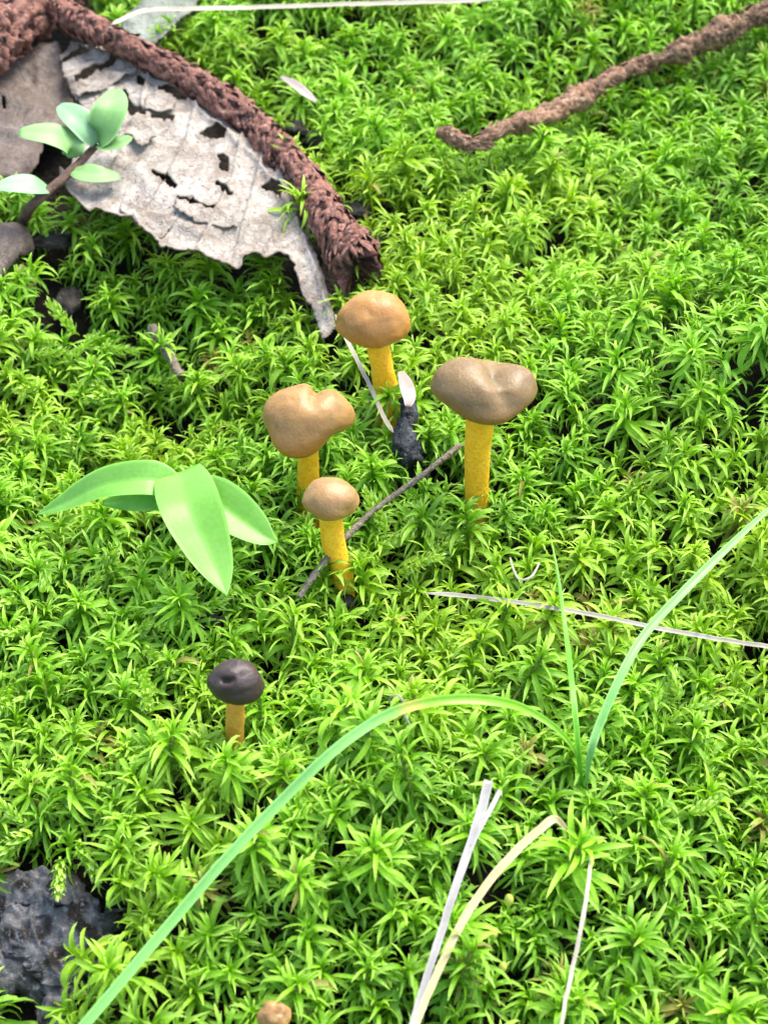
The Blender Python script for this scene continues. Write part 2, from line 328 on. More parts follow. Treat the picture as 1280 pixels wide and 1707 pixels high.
# ------------------------------------------------------------------ moss leaves and shoots
def leaf_mesh(nt_, wid, bend, fold, twist, seed, sway=.0):
    rr = random.Random(seed); ts = np.linspace(0, 1, nt_+1); V = []; T = []; A = []
    x = z = 0.0; px_ = []
    for i, t in enumerate(ts):
        ang = .45-bend*t**1.3
        if i: x += math.cos(ang)/nt_; z += math.sin(ang)/nt_
        px_.append((x, z, ang))
    for i, t in enumerate(ts[:-1]):
        x, z, a = px_[i]; w_ = wid*(.50+.50*math.sin(math.pi*(.08+.80*t))**.8)*(1-t**5)*(1+rr.uniform(-.14, .14))/2
        tw = twist*t; ct, st = math.cos(tw), math.sin(tw); yo = sway*math.sin(t*2.6)
        for s in (-1, 0, 1):
            ly, lz = s*w_*ct, (abs(s)*w_*(fold+.25*math.sin(t*9+seed+s*2)))+s*w_*st
            V.append((x-math.sin(a)*lz, yo+ly, z+math.cos(a)*lz)); T.append(t); A.append(s)
    x, z, a = px_[-1]; V.append((x, sway*math.sin(2.6), z)); T.append(1); A.append(0)
    F = []
    for i in range(nt_-1):
        for s in (0, 1): b = i*3+s; F.append((b, b+3, b+4, b+1))
    b = (nt_-1)*3; e = nt_*3; F += [(b, e, b+1), (b+1, e, b+2)]
    return np.array(V), F, np.array(T)
VAR = [leaf_mesh(6, random.uniform(.105, .145), b, random.uniform(.35, .8), random.uniform(-.9, .9), i, random.uniform(-.16, .16)) for i, b in enumerate([.9, 1.2, 1.6, 1.9, 2.1, 2.4, 2.7, 1.7, 1.4, 2.0])]
VARL = [leaf_mesh(3, .22, b, .4, .1, i) for i, b in enumerate([.7, 1.1, 1.5])]
def shoot_proto(seed, nleaf, height, L, var=VAR):
    """list of (variant, 4x4 matrix, tone) in metres; axis +Z, soil at z=0"""
    rr = random.Random(seed); out = []
    lean = rr.uniform(0, .18); ld = rr.uniform(0, 6.28)
    for k in range(nleaf):
        f = k/(nleaf-1)                        # 0 = lowest, 1 = youngest on top
        ph = k*2.39996+rr.uniform(-.4, .4)
        up = -.25+1.45*f**1.4+rr.uniform(-.28, .28)
        ln = L*(.62+.5*math.sin(math.pi*min(1, .25+f*.62)))*rr.uniform(.75, 1.15)*(1 if f < .85 else .72)
        zz = height*(.36+.64*f**.7)
        off = Vector((math.cos(ld)*lean*zz, math.sin(ld)*lean*zz, zz))
        v = rr.randrange(len(var))
        Mx = Matrix.Translation(off) @ Matrix.Rotation(ph, 4, 'Z') @ Matrix.Rotation(-up, 4, 'Y') @ Matrix.Rotation(rr.uniform(-.6, .6), 4, 'X') @ Matrix.Diagonal((ln, ln*rr.uniform(.85, 1.15), ln, 1))
        tone = min(.94, max(0, .25+.5*f+rr.uniform(-.25, .25)))
        if rr.random() < .012: tone = .99
        out.append((v, Mx, tone))
    return out, (ld, lean, height)
PROTO = [shoot_proto(100+i, random.randint(40, 48), random.uniform(.0095, .0135), random.uniform(.0052, .0066)) for i in range(10)]
SMALL = [shoot_proto(300+i, random.randint(25, 31), random.uniform(.0075, .011), random.uniform(.0042, .0056)) for i in range(8)]
FARP = [shoot_proto(500+i, 13, .009, .0062, VARL) for i in range(4)]
def bake(proto, var):
    Vs, Fs, T, TN = [], [], [], []; b = 0
    for v, Mx, tone in proto[0]:
        V, F, t = var[v]; m = np.array(Mx); Vs.append(V@m[:3, :3].T+m[:3, 3]); Fs += [tuple(i+b for i in f) for f in F]; b += len(V); T.append(t); TN.append(np.full(len(V), tone))
    return np.concatenate(Vs), Fs, np.concatenate(T), np.concatenate(TN)
def tube(pts, rads, seg=8, cap=True):
    pts = np.asarray(pts, float); n_ = len(pts); V = []; F = []; T = []
    tang = np.gradient(pts, axis=0); ref = np.array((.31, .87, .38))
    for i in range(n_):
        t = unit(tang[i]); a = unit(np.cross(t, ref)); b = np.cross(t, a)
        for k in range(seg):
            q = 2*math.pi*k/seg; V.append(pts[i]+(a*math.cos(q)+b*math.sin(q))*rads[i]); T.append(i/(n_-1))
    for i in range(n_-1):
        for k in range(seg): F.append((i*seg+k, i*seg+(k+1) % seg, (i+1)*seg+(k+1) % seg, (i+1)*seg+k))
    if cap: F.append(tuple(range(seg))[::-1]); F.append(tuple((n_-1)*seg+k for k in range(seg)))
    return np.array(V), F, np.array(T)
def stem_geo(par):
    ld, lean, h = par; zs = np.linspace(-.003, h, 5); return tube([(math.cos(ld)*lean*z, math.sin(ld)*lean*z, z) for z in zs], [.00035]*5, 5)

# where shoots stand
LAND = [('notched tan mushroom', [(515, 790)]), ('small tan mushroom', [(572, 960)]), ('saddle-capped mushroom', [(795, 830)]), ('round orange-tan mushroom', [(646, 665)]), ('black-capped mushroom', [(392, 1230)]),
        ('broad-leaved seedling', [(180, 830), (290, 830), (370, 960), (430, 890)]), ('rust-brown branch', [p[:2] for p in BRANCH]), ('tan twig', [p[:2] for p in TWIG]), ('slate-grey bark chunk', [(60, 1440), (150, 1500), (170, 1600)]),
        ('grass plant foot', [(975, 1300)]), ('silvery dry blade', [(810, 1310), (760, 1470), (700, 1660)]), ('cream dry blade', [(924, 1370), (860, 1420), (780, 1530)]), ('white crossing straw', [(710, 988), (900, 1010), (1100, 1048), (1280, 1078)]),
        ('grey dead leaf', [(160, 355), (280, 420), (400, 455), (495, 464), (540, 540)]), ('teal grass blade', [(1040, 1115), (1140, 985), (1280, 850)]), ('arching grass blade', [(880, 1185), (680, 1178), (545, 1262), (370, 1440), (200, 1640)]),
        ('charred stick', [(680, 780)]), ('short grey twig stub', [(285, 600)]), ('thin pale straw', [(980, 1440), (957, 1600), (935, 1700)]), ('tiny mushroom button', [(460, 1700)]), ('long branch-side straw', [(320, 15), (560, 8), (838, 0)]), ('pale dry scrap', [(500, 150)]), ('buried bark crumb', [(350, 1040)])]
def frame_axis(x, y, spread):
    nrm = normal(x, y); fx = math.sin(95*x+60*y+1)+math.sin(-50*x+130*y); fy = math.sin(80*y-70*x+2)+math.sin(120*x+40*y+4); a = unit(nrm*.35+np.array((.13*fx, -.03+.12*fy, .75))+RNG.normal(0, spread, 3)); return Vector(a)
cand = np.stack([RNG.uniform(-30, 1310, 30000), RNG.uniform(-20, 1740, 30000)], 1)
cand = cand[look(OK1 & ~BR, cand[:, 0], cand[:, 1])]; cw = onsurf(cand[:, 0], cand[:, 1], lambda x, y: H(x, y)+.009)
heroes = []; hp = np.zeros((0, 2))
for (px, py), p in zip(cand, cw):
    if len(heroes) >= 296: break
    if len(hp) and ((hp-p[:2])**2).sum(1).min() < .0082**2: continue
    hp = np.vstack([hp, p[:2]]); heroes.append((p[0], p[1], px, py))
leafdata = []
for v, (V, F, T) in enumerate(VAR):
    row = []
    for k in range(5):
        me = meshdata('moss_leaf', V, F, {'along': T, 'tone': np.full(len(V), (.15, .36, .55, .75, .93)[k])}); me.materials.append(M['moss']); row.append(me)
    leafdata.append(row)
browndata = meshdata('moss_leaf', VAR[3][0], VAR[3][1], {'along': VAR[3][2], 'tone': np.full(len(VAR[3][0]), .99)}); browndata.materials.append(M['moss'])
whole = []
for pr in PROTO:
    V, F, T, TN = bake(pr, VAR); sv, sf, st = stem_geo(pr[1]); nb = len(V)
    row = []
    for dt in (-.28, 0, .15):
        me = meshdata('moss_shoot', np.vstack([V, sv]), F+[tuple(i+nb for i in f) for f in sf], {'along': np.r_[T, st*0], 'tone': np.r_[np.where(TN > .97, TN, np.clip(TN+dt, 0, .94)), st*0]}); me.materials.append(M['moss']); row.append(me)
    whole.append(row)
stems = []
for pr in PROTO:
    sv, sf, st = stem_geo(pr[1]); me = meshdata('stem', sv, sf); me.materials.append(M['moss_stem']); stems.append(me)
order = sorted(range(len(heroes)), key=lambda i: -heroes[i][3]); PARTED = set(order[:74])
for i, (x, y, px, py) in enumerate(heroes):
    k = random.randrange(len(PROTO)); s = random.choice((random.uniform(.70, .90), random.uniform(.86, 1.0), random.uniform(.98, 1.12))); dt = random.choice((-.28, 0, 0, .15)); s *= 1+.16*min(1, max(0, (py-850)/500))
    rot = frame_axis(x, y, .16).to_track_quat('Z', 'Y').to_matrix().to_4x4() @ Matrix.Rotation(random.uniform(0, 6.28), 4, 'Z')
    mw = Matrix.Translation((x, y, float(H(x, y))+random.uniform(-.0005, .0022))) @ rot @ Matrix.Scale(s, 4)
    if i in PARTED:
        o = bpy.data.objects.new('moss_shoot', None); COL.objects.link(o); o.empty_display_size = .003
        c = bpy.data.objects.new('stem', stems[k]); COL.objects.link(c); c.parent = o
        for v, Mx, tone in PROTO[k][0]:
            c = bpy.data.objects.new('leaf', browndata if tone > .97 else leafdata[v][min(4, max(0, int((tone+dt)*5.2)))]); COL.objects.link(c); c.parent = o; c.matrix_basis = Mx
    else:
        o = bpy.data.objects.new('moss_shoot', whole[k][0 if dt < 0 else 2 if dt > 0 else 1]); COL.objects.link(o)
    o.matrix_basis = mw
    lm = sorted(LAND, key=lambda l: min((q[0]-px)**2+(q[1]-py)**2 for q in l[1]))
    tag(o, ('small ' if s < .9 else 'big ' if s > 1.08 else '')+'star-shaped moss shoot nearest the '+lm[0][0]+', then the '+lm[1][0], 'moss', 'moss shoots around the '+lm[0][0]+' and '+lm[1][0])
# fill: shorter, closer shoots below the stars, thinning to simple ones outside the picture
def stamp(items, name, mat):
    Vs, Ls, T, TN, b = [], [], [], [], 0
    cache = {}
    for (proto, var, mw, dry) in items:
        key = id(proto)
        if key not in cache: cache[key] = bake(proto, var)
        V, F, t, tn = cache[key]; m = np.array(mw)
        Vs.append(V@m[:3, :3].T+m[:3, 3]); Ls.append((F, b)); T.append(t); TN.append(np.full(len(tn), .985)-.035*RNG.random()*(t > .6) if dry else np.where(tn > .97, tn, np.clip(tn+RNG.uniform(-.38, .10), 0, .94))); b += len(V)
    V = np.concatenate(Vs).astype(np.float32)
    fc = {}
    lv, ls = [], []
    for F, b0 in Ls:
        if id(F) not in fc: fc[id(F)] = (np.concatenate([np.array(f) for f in F]), np.array([len(f) for f in F]))
        a, l = fc[id(F)]; lv.append(a+b0); ls.append(l)
    lv = np.concatenate(lv).astype(np.int32); ls = np.concatenate(ls).astype(np.int32)
    me = bpy.data.meshes.new(name); me.vertices.add(len(V)); me.vertices.foreach_set('co', V.ravel())
    me.loops.add(len(lv)); me.loops.foreach_set('vertex_index', lv); me.polygons.add(len(ls))
    me.polygons.foreach_set('loop_start', np.r_[0, np.cumsum(ls)[:-1]].astype(np.int32)); me.polygons.foreach_set('loop_total', ls)
    for k_, a_ in (('along', T), ('tone', TN)):
        q = me.attributes.new(k_, 'FLOAT', 'POINT'); q.data.foreach_set('value', np.concatenate(a_).astype(np.float32))
    me.update(); me.validate(); me.shade_smooth()
    return link(name, me, mat)
items = []; HX = np.array([h[:2] for h in heroes]); pitch = .0037
gy = -.125; rows = []
while gy < .185: rows.append(gy); gy += .0034 if gy < -.01 else .0039       # the steeper foot of the bank carries closer shoots
for gy in rows:
    pitch = .0034 if gy < -.01 else .0039
    for gx in np.arange(-.125, .125, pitch):
        x, y = gx+RNG.uniform(-.42, .42)*pitch, gy+RNG.uniform(-.42, .42)*pitch
        p = np.array((x, y, float(H(x, y))+.006)); px, py = proj(p)
        inside = -110 < px < 1390 and -110 < py < 1820
        if not inside and RNG.random() < .7: continue
        if ((HX-[x, y])**2).sum(1).min() < .0024**2: continue
        if not look(OK2, px, py): continue
        if look(BR, px, py) and RNG.random() < .8: continue
        s = RNG.uniform(.8, 1.15)*(1.0 if inside else 1.15)
        rot = frame_axis(x, y, .22).to_track_quat('Z', 'Y').to_matrix().to_4x4() @ Matrix.Rotation(RNG.uniform(0, 6.28), 4, 'Z')
        items.append((SMALL[RNG.integers(len(SMALL))], VAR, Matrix.Translation((x, y, float(H(x, y))-RNG.uniform(0, .0015))) @ rot @ Matrix.Scale(s, 4), RNG.random() < (.38 if look(DRY, px, py) else .012)))
for gx in np.arange(-.30, .30, .008):
    for gy in np.arange(-.26, .36, .008):
        if -.121 < gx < .121 and -.121 < gy < .181: continue
        x, y = gx+RNG.uniform(-.004, .004), gy+RNG.uniform(-.004, .004)
        px, py = proj((x, y, float(H(x, y))+.006))
        if not look(OK1, px, py): continue
        rot = frame_axis(x, y, .2).to_track_quat('Z', 'Y').to_matrix().to_4x4() @ Matrix.Rotation(RNG.uniform(0, 6.28), 4, 'Z')
        items.append((FARP[RNG.integers(4)], VARL, Matrix.Translation((x, y, float(H(x, y)))) @ rot @ Matrix.Scale(1.25, 4), False))
tag(stamp(items, 'moss_carpet', M['moss']), 'dense low green moss filling the ground between the taller star-shaped shoots', 'moss', kind='stuff')

# ------------------------------------------------------------------ curves, ribbons, leaves
def catmull(P, n_):
    P = np.asarray(P, float); Q = np.vstack([2*P[0]-P[1], P, 2*P[-1]-P[-2]]); out = []
    m = len(P)-1
    for u in np.linspace(0, m-1e-9, n_):
        i = int(u); t = u-i; a, b, c, d = Q[i:i+4]
        out.append(.5*((2*b)+(-a+c)*t+(2*a-5*b+4*c-d)*t*t+(-a+3*b-3*c+d)*t**3))
    return np.array(out)
def ribbon(pts, width, nhint, fold=.25, n_=40, across=5, thick=.00012, rough=0.0, twist=0.0, power=1.5):
    """leaf or blade: centre line pts, width function of t in metres, folded along the midrib, with thickness"""
    C = catmull(pts, n_+1); tg = np.gradient(C, axis=0); V = []; F = []; T = []; A = []
    nh = np.asarray(nhint, float)
    for side in (1, -1):
        for i in range(n_+1):
            t = i/n_; tt = unit(tg[i]); s = unit(np.cross(tt, nh)); nn = np.cross(s, tt)
            q = twist*t; s, nn = s*math.cos(q)+nn*math.sin(q), nn*math.cos(q)-s*math.sin(q)
            wv = width(t)/2
            for k in range(across):
                u = -1+2*k/(across-1)
                p = C[i]+s*wv*u+nn*(abs(u)**power*wv*fold+side*thick*(1-abs(u)**4))
                if rough: p = p+nn*rough*nz(p, 380)+s*rough*.5*nz(p, 500, 9)
                V.append(p); T.append(t); A.append(u)
    m = (n_+1)*across
    for i in range(n_):
        for k in range(across-1):
            a = i*across+k; F.append((a, a+1, a+across+1, a+across)); F.append((m+a, m+a+across, m+a+across+1, m+a+1))
        a = i*across; F.append((a, a+across, m+a+across, m+a)); a += across-1; F.append((a, m+a, m+a+across, a+across))
    F.append(tuple(range(across))[::-1]+tuple(m+k for k in range(across))); e = n_*across; F.append(tuple(e+k for k in range(across))+tuple(m+e+k for k in range(across))[::-1])
    return np.array(V), F, {'along': np.array(T), 'across': np.array(A)}
def px_m(px, py, off=.01): return float((at(px, py, off)-CAM)@FWD)*PX      # metres per photo pixel there
def path(P): return [at(p[0], p[1], p[2]+.0022*min(1, max(0, (.0225-p[2])/.004))*(p[2] > .0105)) for p in P]
VIEWUP = unit(np.array((0, -.35, 1)))
TOCAM = -FWD
def rblade(name, P, wpx, mat, parent=None, label=None, cat=None, fold=.3, taper=(0, 1), n_=44, nh=VIEWUP, group=None, prof=None, **kw):
    pts = path(P); s = px_m(*P[len(P)//2])
    def wf(t):
        if prof: return wpx*s*prof(t)
        a = min(1, t/taper[0]) if taper[0] else 1; b = min(1, (1-t)/(1-taper[1])) if taper[1] < 1 else 1
        return wpx*s*max(.12, min(a, b)**.8)
    V, F, A = ribbon(pts, wf, nh, fold, n_, **kw)
    o = mobj(name, V, F, mat, parent, attrs=A)
    if label: tag(o, label, cat, group)
    return o

# ------------------------------------------------------------------ mushrooms
def mushroom(base, capc, capr, tilt, dents, stem_r, capmat, stemmat, label, lean=.1, seed=0, bow=0.0, lob=.05, topz=1.0, twistz=0.0):
    bx, by = base; b = at(bx, by, .0075); root = at(bx, by+2, .0075); root[2] = float(H(root[0], root[1]))-.002
    sc = float((b-CAM)@FWD)*PX
    hgt = abs(capc[1]-by)*sc/ce
    c = aty(capc[0], capc[1], b[1]-lean*hgt)
    o = empty('mushroom', (b[0], b[1], float(H(b[0], b[1])))); tag(o, label, 'mushroom')
    a, bb, cz = (r*sc*.93 for r in capr)
    # stem
    mid = (b+c)/2+np.array((bow*sc, 0, 0)); top = c-np.array((0, 0, cz*.15))
    C = catmull([root, b, mid, top], 30); rad = []
    for i, t in enumerate(np.linspace(0, 1, 30)):
        rad.append(stem_r*sc*(1.0+.10*math.sin(t*5+seed)-.10*t)*(1 if t > .15 else 1.0)*(1+.3*max(0, t-.85)/.15))
    V, F, T = tube(C, rad, 22)
    for i in range(len(V)):
        ci = C[min(29, i//22)]; d = unit(V[i]-ci); V[i] = V[i]+d*stem_r*sc*(.07*nz(V[i], 420, seed)+.03*nz(V[i], 1300, seed))
    mobj('stem', V, F, M[stemmat], o, attrs={'along': T})
    # cap
    nu, nv = 72, 48; V = []; F = []; rim = []
    dn = [(unit(d[:3]), d[3], d[4]) for d in dents]
    for j in range(nv+1):
        th = math.pi*j/nv
        for i in range(nu):
            ph = 2*math.pi*i/nu; d = np.array((math.sin(th)*math.cos(ph), math.sin(th)*math.sin(ph), math.cos(th)))
            r = 1+lob*nz(d, 1.6, seed)*1.6+lob*.35*nz(d, 4, seed+5)
            for dv, dep, sg in dn:
                ang = math.acos(max(-1, min(1, float(d@dv)))); r -= dep*math.exp(-(ang/sg)**2)
            zz = d[2]*cz*(topz if d[2] > 0 else .85)
            if d[2] < -.45: zz = zz+(-.45-d[2])*cz*.75       # tucked underside
            rr = 1.0+.05*math.exp(-((d[2]+.1)/.3)**2)
            V.append(np.array((d[0]*a*rr*r, d[1]*bb*rr*r, zz*r))); rim.append(max(0, min(1, (.30-d[2])/.6)))
    for j in range(nv):
        for i in range(nu): F.append((j*nu+i, (j+1)*nu+i, (j+1)*nu+(i+1) % nu, j*nu+(i+1) % nu))
    Rm = np.array(Matrix.Rotation(R(twistz), 3, 'Z') @ Matrix.Rotation(R(tilt[0]), 3, 'X') @ Matrix.Rotation(R(tilt[1]), 3, 'Y'))
    V = np.array(V)@Rm.T
    wv = V+c
    for i in range(len(V)): wv[i] = wv[i]+unit(V[i])*a*(.012*nz(wv[i], 900, seed))
    mobj('cap', wv, F, capmat if not isinstance(capmat, str) else M[capmat], o, attrs={'rim': rim})
    return o
# dents: direction (x right, y away, z up), depth, angular width
mushroom((646, 674), (624, 536), (61, 54, 52), (10, -4), [(-1, -.35, -.05, -.12, .30), (-.25, -.5, .85, .07, .30), (-.55, -.2, .8, .05, .2), (.2, -1, -.3, -.05, .4)], 22, 'cap_orange', 'stem', 'mushroom with smooth round orange-tan cap beside the dead leaf tip', seed=1, lean=.12)
mushroom((514, 806), (514, 696), (76, 62, 58), (14, 0), [(.24, 1, .0, .34, .24), (.24, .95, .28, .36, .22), (.24, .80, .58, .38, .20), (.25, .52, .82, .34, .19), (.22, .22, .95, .24, .20), (.16, -.08, 1, .14, .22), (.05, -.38, .9, .07, .25), (-.22, .45, .88, .07, .14), (-.30, -.9, -.45, -.36, .55), (.75, -.75, -.35, .28, .42), (1, .0, .1, -.04, .4), (-.85, .1, .4, -.05, .5), (-.95, -.5, -.5, .14, .4)], 21, 'cap_tan', 'stem', 'mushroom with heart-shaped notched tan cap behind the smaller tan one', seed=2, lean=.18, lob=.03)
mushroom((794, 838), (806, 650), (89, 64, 50), (12, 4), [(.18, .65, .75, .24, .30), (.20, .25, .97, .30, .32), (.22, -.15, 1, .30, .28), (.26, -.45, .80, .24, .24), (.36, -.75, .55, .17, .22), (.46, -.95, .25, .10, .22), (-.75, .35, .75, -.12, .5), (.85, .30, .60, -.12, .42), (.1, -1, -.35, -.16, .45), (-.85, -.6, -.3, .12, .45), (.95, -.5, -.45, .12, .4)], 23, 'cap_brown', 'stem', 'largest mushroom with brown saddle-shaped cap and straight thick yellow stem', seed=3, lean=.10, bow=-4, lob=.02)
mushroom((573, 966), (551, 833), (47, 42, 38), (8, 3), [(.8, -.8, .0, .07, .3), (.1, -.2, 1, .03, .6), (-.7, -.7, -.2, .04, .3)], 19, 'cap_soft', 'stem_olive', 'small mushroom with domed tan cap and bowed stem, in front of the notched one', seed=4, lean=.08, bow=-7, lob=.045)
mushroom((392, 1228), (393, 1138), (48, 42, 43), (10, 0), [(-.22, -.60, .75, .26, .13), (-.40, -.55, .72, .26, .12), (-.04, -.60, .80, .18, .11), (-.95, -.5, -.1, .10, .3), (-.6, -1, -.3, .10, .3), (.7, -.8, -.2, -.04, .4)], 15, 'cap_black', 'stem_tan', 'mushroom with blackened pitted cap on a short tan-orange stem', seed=5, lean=.08, lob=.06)
mushroom((462, 1750), (457, 1692), (28, 25, 24), (8, 0), [(.4, -.3, .9, .18, .3), (-.5, .1, .8, -.1, .4), (.9, -.3, .3, .12, .4)], 11, 'cap_soft', 'stem_tan', 'tiny tan mushroom button half sunk in the moss below the long arching blade', seed=6, lean=.05, lob=.14)

# ------------------------------------------------------------------ dead leaves and bark (sheets with crumpled relief)
def sheet(name, poly, holes, surf, step, mat, thick, parent=None, crumple=.0009, fs=160, label=None, cat=None, curl=None, jag=2.2, veins=(), seed=0, detail=.22):
    xs = [p[0] for p in poly]; ys = [p[1] for p in poly]
    # ragged outline
    def ragged(P):
        out = []
        for i in range(len(P)):
            a, b = np.array(P[i], float), np.array(P[(i+1) % len(P)], float); L = np.hypot(*(b-a)); m = max(1, int(L/5)); nn_ = np.array((-(b-a)[1], (b-a)[0]))/max(L, 1e-6)
            for k in range(m): q = a+(b-a)*k/m; out.append(tuple(q+nn_*(0 if k == 0 else random.gauss(0, jag*.5))))
        return out
    P = ragged(poly); HS = [ragged(ragged(h)) for h in holes]
    gx = np.arange(min(xs)-step, max(xs)+2*step, step); gy = np.arange(min(ys)-step, max(ys)+2*step, step)
    def inside(x, y):
        k = inpoly(x, y, P)
        for h in HS: k &= ~inpoly(x, y, h)
        return k
    CX, CY = np.meshgrid(gx[:-1]+step/2, gy[:-1]+step/2, indexing='ij'); cells = np.argwhere(inside(CX, CY)); nyy = len(gy)
    quads = np.stack([cells[:, 0]*nyy+cells[:, 1], (cells[:, 0]+1)*nyy+cells[:, 1], (cells[:, 0]+1)*nyy+cells[:, 1]+1, cells[:, 0]*nyy+cells[:, 1]+1], 1)
    used, inv = np.unique(quads, return_inverse=True); F = inv.reshape(quads.shape).tolist()
    x, y = gx[used//nyy].copy(), gy[used % nyy].copy()
    out_ = ~inpoly(x, y, P); _, qx, qy = segd(x, y, P, True); x[out_], y[out_] = qx[out_], qy[out_]
    for h in HS: k = inpoly(x, y, h); _, qx, qy = segd(x, y, h, True); x[k], y[k] = qx[k], qy[k]
    W3 = onsurf(x, y, surf); D = segd(x, y, P, True)[0]; DH = np.full(len(x), 99.0)
    for h in HS: DH = np.minimum(DH, segd(x, y, h, True)[0])
    zz = np.zeros(len(x))
    for vp in veins: zz += .0009*np.exp(-(segd(x, y, vp)[0]/3.0)**2)
    V = []; E = np.maximum(np.exp(-D/5), np.exp(-DH/3.5))
    for i in range(len(x)):
        p = W3[i]; z = zz[i]+crumple*(nz(p, fs, seed)+.5*nz(p, fs*2.3, seed+3)+detail*nz(p, fs*5, seed+8))
        rd = abs(nz(p, fs*.8, seed+20)); z += crumple*.6*max(0, .12-rd)/.12
        z += .0010*math.exp(-DH[i]/7)*(.4+nz(p, 120, seed+2))
        if curl: z += curl(x[i], y[i], D[i])
        V.append(p+np.array((0, 0, z)))
    o = mobj(name, V, F, mat, parent, attrs={'edge': E, 'pit': [0]*len(E)})
    me = o.data
    # faces may wind downward: flip so the solid grows below
    if sum(f.normal.z for f in me.polygons) < 0: me.flip_normals()
    s = o.modifiers.new('thickness', 'SOLIDIFY'); s.thickness = thick; s.offset = -1
    if label: tag(o, label, cat)
    return o
def leafsurf(x, y):
    return hbase(x, y)+.0125+.004*gauss(x, y, -.045, .062, .016)
veins = [[(440, 255), (420, 330), (392, 432)], [(405, 222), (388, 300), (372, 330), (330, 425)], [(490, 340), (462, 380), (440, 430)], [(330, 170), (310, 240), (262, 330), (225, 372)], [(120, 75), (300, 160), (420, 262), (500, 380), (550, 520)], [(250, 130), (230, 200), (180, 300)]]
def leafcurl(x, y, d):
    low = math.exp(-d/16); side = 1 if y > 300 and x < 500 else -.2
    tipf = max(0, (y-430)/110)
    return .0016*low*side-.002*tipf
dl = sheet('dead_leaf', LEAF, [h for i, h in enumerate(LEAF_HOLES) if i not in (9,)], leafsurf, 3.2, M['dead'], .00028, crumple=.0012, fs=70, curl=leafcurl, veins=veins, label='large torn pale grey dead leaf with holes, under the rust-brown branch', cat='leaf')
FLAPS = [[(206, 118), (232, 116), (228, 128), (196, 142), (170, 158), (128, 165), (122, 156), (150, 138), (180, 124)], [(244, 168), (270, 160), (296, 172), (290, 190), (262, 192), (240, 186)], [(206, 330), (248, 345), (290, 366), (270, 400), (232, 372), (200, 345)],
         [(296, 330), (330, 340), (362, 350), (392, 366), (398, 384), (352, 376), (310, 362), (288, 346)], [(214, 206), (246, 210), (262, 236), (238, 250), (208, 232)]]
for k, fp in enumerate(FLAPS):
    sheet('torn_flap', fp, [], lambda x, y: leafsurf(x, y)+.0007, 3.4, M['dead'], .0002, parent=dl, crumple=.0010, fs=75, jag=3, seed=0, curl=lambda x, y, d, k=k: .0003*math.exp(-d/6))
sheet('dead_leaf', LEAF2, [[(4, 178), (10, 176), (12, 183), (6, 186)]], lambda x, y: hbase(x, y)+.0105, 5.5, M['dead_brown'], .0003, crumple=.0026, fs=70, seed=40, label='brown-grey crumpled dead leaf behind the round-leaved seedling', cat='leaf')
sheet('dead_leaf', LEAF3, [], lambda x, y: hbase(x, y)+.011, 5.5, M['dead_pale'], .0003, crumple=.0015, fs=90, seed=60, label='pale green-grey dead leaf scrap behind the branch, crossed by a straw', cat='leaf')
sheet('dead_leaf', CURLP, [], lambda x, y: hbase(x, y)+.013, 5, M['dead_brown'], .0005, crumple=.0015, fs=110, seed=70, label='curled brown-grey leaf scrap below the round-leaved seedling stem', cat='leaf', curl=lambda x, y, d: -.004*math.exp(-d/14))
bs = sheet('bark_chunk', BARK, [], lambda x, y: H(x, y)+.0065, 3.4, M['slate'], .004, crumple=.0022, fs=200, seed=80, jag=6, detail=.45, label='slate-grey weathered bark chunk showing through the moss', cat='bark', curl=lambda x, y, d: -.003*math.exp(-d/10))
pits = []
for v in bs.data.vertices: pits.append(max(0, min(1, (nz(v.co, 420, 5)-.05)*3)))
bs.data.attributes['pit'].data.foreach_set('value', pits)

